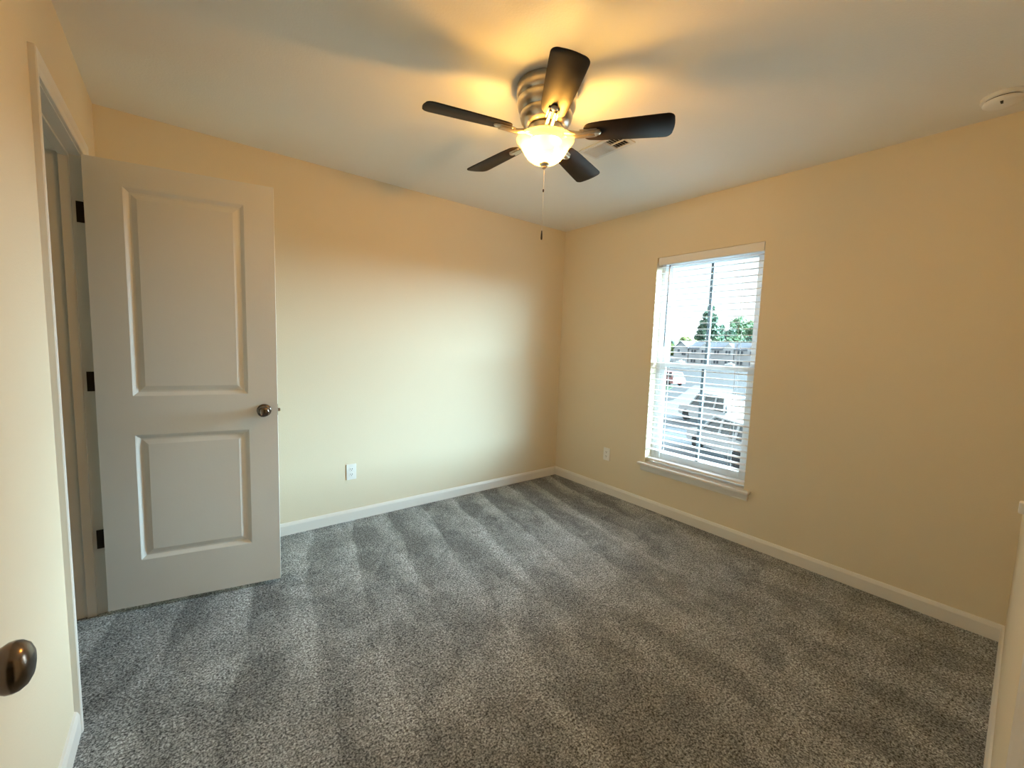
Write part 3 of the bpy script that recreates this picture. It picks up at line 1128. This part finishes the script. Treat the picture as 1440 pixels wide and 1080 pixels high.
def house(name, y0, y1, x, depth, eave, ridge, gable_front, wins, label, bays=()):
    """townhouse facing -x between y0 and y1"""
    hN = empty(name, (x, (y0 + y1) / 2, GZ))
    tag(hN, label, 'house', 'townhouses across the street')
    hwid = (y1 - y0) / 2
    bm = B()
    box(bm, (0, -hwid, 0), (depth, hwid, eave))
    if gable_front:
        v = [bm.verts.new(p) for p in ((0, -hwid, eave), (0, hwid, eave), (0, 0, ridge - 0.1), (depth, -hwid, eave), (depth, hwid, eave), (depth, 0, ridge - 0.1))]
        bm.faces.new(v[:3])
        bm.faces.new(v[3:])
    else:
        for s in (-hwid, hwid):
            bm.faces.new([bm.verts.new(p) for p in ((0, s, eave), (depth, s, eave), (depth / 2, s, ridge - 0.1))])
    obj('walls', bm, m_side, hN)
    bm = B()
    o_ = 0.3
    if gable_front:
        prof = [(-hwid - o_, eave - 0.1), (0, ridge), (hwid + o_, eave - 0.1), (hwid + o_, eave - 0.28), (0, ridge - 0.2), (-hwid - o_, eave - 0.28)]
        sweep(bm, prof, (-o_, 0, 0), (depth + o_, 0, 0), (0, 1, 0))
    else:
        prof = [(-o_, eave - 0.1), (depth / 2, ridge), (depth + o_, eave - 0.1), (depth + o_, eave - 0.28), (depth / 2, ridge - 0.2), (-o_, eave - 0.28)]
        sweep(bm, prof, (0, -hwid, 0), (0, hwid, 0), (1, 0, 0))
    obj('roof', bm, m_roof, hN)
    for (yy, zz, ww, hh_) in bays:      # small front gables standing in the roof
        bm = B()
        v0 = [(-0.5, yy - ww, 0), (-0.5, yy + ww, 0), (-0.5, yy + ww, eave), (-0.5, yy, zz), (-0.5, yy - ww, eave)]
        a = [bm.verts.new(p) for p in v0]
        b = [bm.verts.new((depth / 2, p[1], p[2])) for p in v0]
        bm.faces.new(a)
        bm.faces.new(b[::-1])
        for k in range(5):
            bm.faces.new((a[k], a[(k + 1) % 5], b[(k + 1) % 5], b[k])).material_index = 1 if k in (2, 3) else 0
        obj('front_gable', bm, [m_side, m_roof], hN)
    for (yy, zz, ww, hh_, dx) in wins:
        bm = B()
        box(bm, (dx - 0.10, yy - ww - 0.1, zz - hh_ - 0.1), (dx + 0.0, yy + ww + 0.1, zz + hh_ + 0.1))
        w = obj('window', bm, m_side, hN)
        bm = B()
        box(bm, (dx - 0.14, yy - ww, zz - hh_), (dx - 0.05, yy + ww, zz + hh_))
        obj('pane', bm, m_hwin, w)
    return hN


HX = CAM.x + 116
house('townhouse', 61.8, 66.2, HX, 7, 5.0, 7.0, True, [(0.6, 4.1, 0.35, 0.45, 0), (-0.7, 3.4, 0.3, 0.45, 0), (-1.4, 3.4, 0.3, 0.45, 0)], 'narrow pale house with a front gable, at the end of the row')
for k, lb in enumerate(('row house next to the gable-end house', 'row house in the middle of the pale row', 'row house nearest the window edge, at the far end of the row')):
    y1 = 61.45 - k * 6.45
    wv = []
    for yy in (-2.0, -1.2, 1.3, 2.1):
        for zz in (1.5, 4.0):
            dx = -0.5 if yy < 0 else 0
            wv.append((yy, zz, 0.28, 0.55, dx))
    house('townhouse', y1 - 6.4, y1, HX + (0.0, 0.4, 0.0)[k], 7, 5.1, 6.9, False, wv, 'pale grey-roofed ' + lb, bays=[(-1.6, 6.6, 1.4, 1.0)])


def car(name, pos, rz, body_m, label, tall=1.0):
    c = empty(name, pos, rz)
    tag(c, label, 'car')
    L, Wd = 4.6, 0.92

    def solid(prof, hw0, hw1, z0, z1, mi, m):
        bm = B()
        rings = []
        for s in (-1, 1):
            rings.append([bm.verts.new((x, s * (hw0 + (hw1 - hw0) * max(0, min(1, (z - z0) / (z1 - z0)))), z)) for x, z in prof])
        a, b = rings
        n = len(prof)
        for k in range(n):
            bm.faces.new((a[k], a[(k + 1) % n], b[(k + 1) % n], b[k]))
        bm.faces.new(a[::-1])
        bm.faces.new(b)
        bmesh.ops.bevel(bm, geom=bm.edges[:], offset=0.04, segments=2, affect='EDGES')
        return bm
    T = tall
    lower = [(-2.25, 0.32), (2.2, 0.32), (2.3, 0.55), (2.25, 0.80), (1.25, 0.98), (-2.2, 1.02), (-2.3, 0.6)]
    obj('body', solid(lower, Wd, Wd * 0.94, 0.3, 1.0, 0, body_m), body_m, c)
    cab = [(1.25, 0.96), (0.55, 1.58 * T), (-1.75, 1.62 * T), (-2.18, 1.0)]
    obj('cabin_glass', solid(cab, Wd * 0.90, Wd * 0.72, 1.0, 1.6 * T, 0, m_carg), m_carg, c)
    bm = B()
    box(bm, (-1.85, -Wd * 0.74, 1.58 * T), (0.55, Wd * 0.74, 1.66 * T), 0.03)
    for xa, xb in ((0.95, 0.50), (-0.10, -0.10), (-1.10, -1.12), (-2.0, -1.78)):
        for s in (-1, 1):
            tube(bm, [(xa + 0.2 * (xa > 0.5), s * Wd * 0.90, 0.99), (xb, s * Wd * 0.74, 1.60 * T)], 0.06, 6)
    obj('roof', bm, body_m, c)
    for x in (-1.4, 1.4):
        for s in (-1, 1):
            bm = B()
            lathe(bm, [(0, -0.1), (0.20, -0.11), (0.33, -0.10), (0.34, -0.06), (0.34, 0.06), (0.33, 0.10), (0.20, 0.11), (0, 0.1)], 24, 'Y', (x, s * 0.82, 0.34))
            obj('wheel', bm, m_tire, c)
    return c


car('car', P(0.482, 24.5) + Vector((0, 0, 0.02)), R(62), m_carw, 'white car with dark windows parked nearest below the window', 1.12)
car('car', P(0.425, 17.6), R(58), m_carw, 'pale car at the lower window corner, mostly behind the slats', 1.0)
car('car', P(0.612, 46.5) + Vector((0, 0, 0.06)), R(70), m_carr, 'small red car parked beyond the street', 1.0)
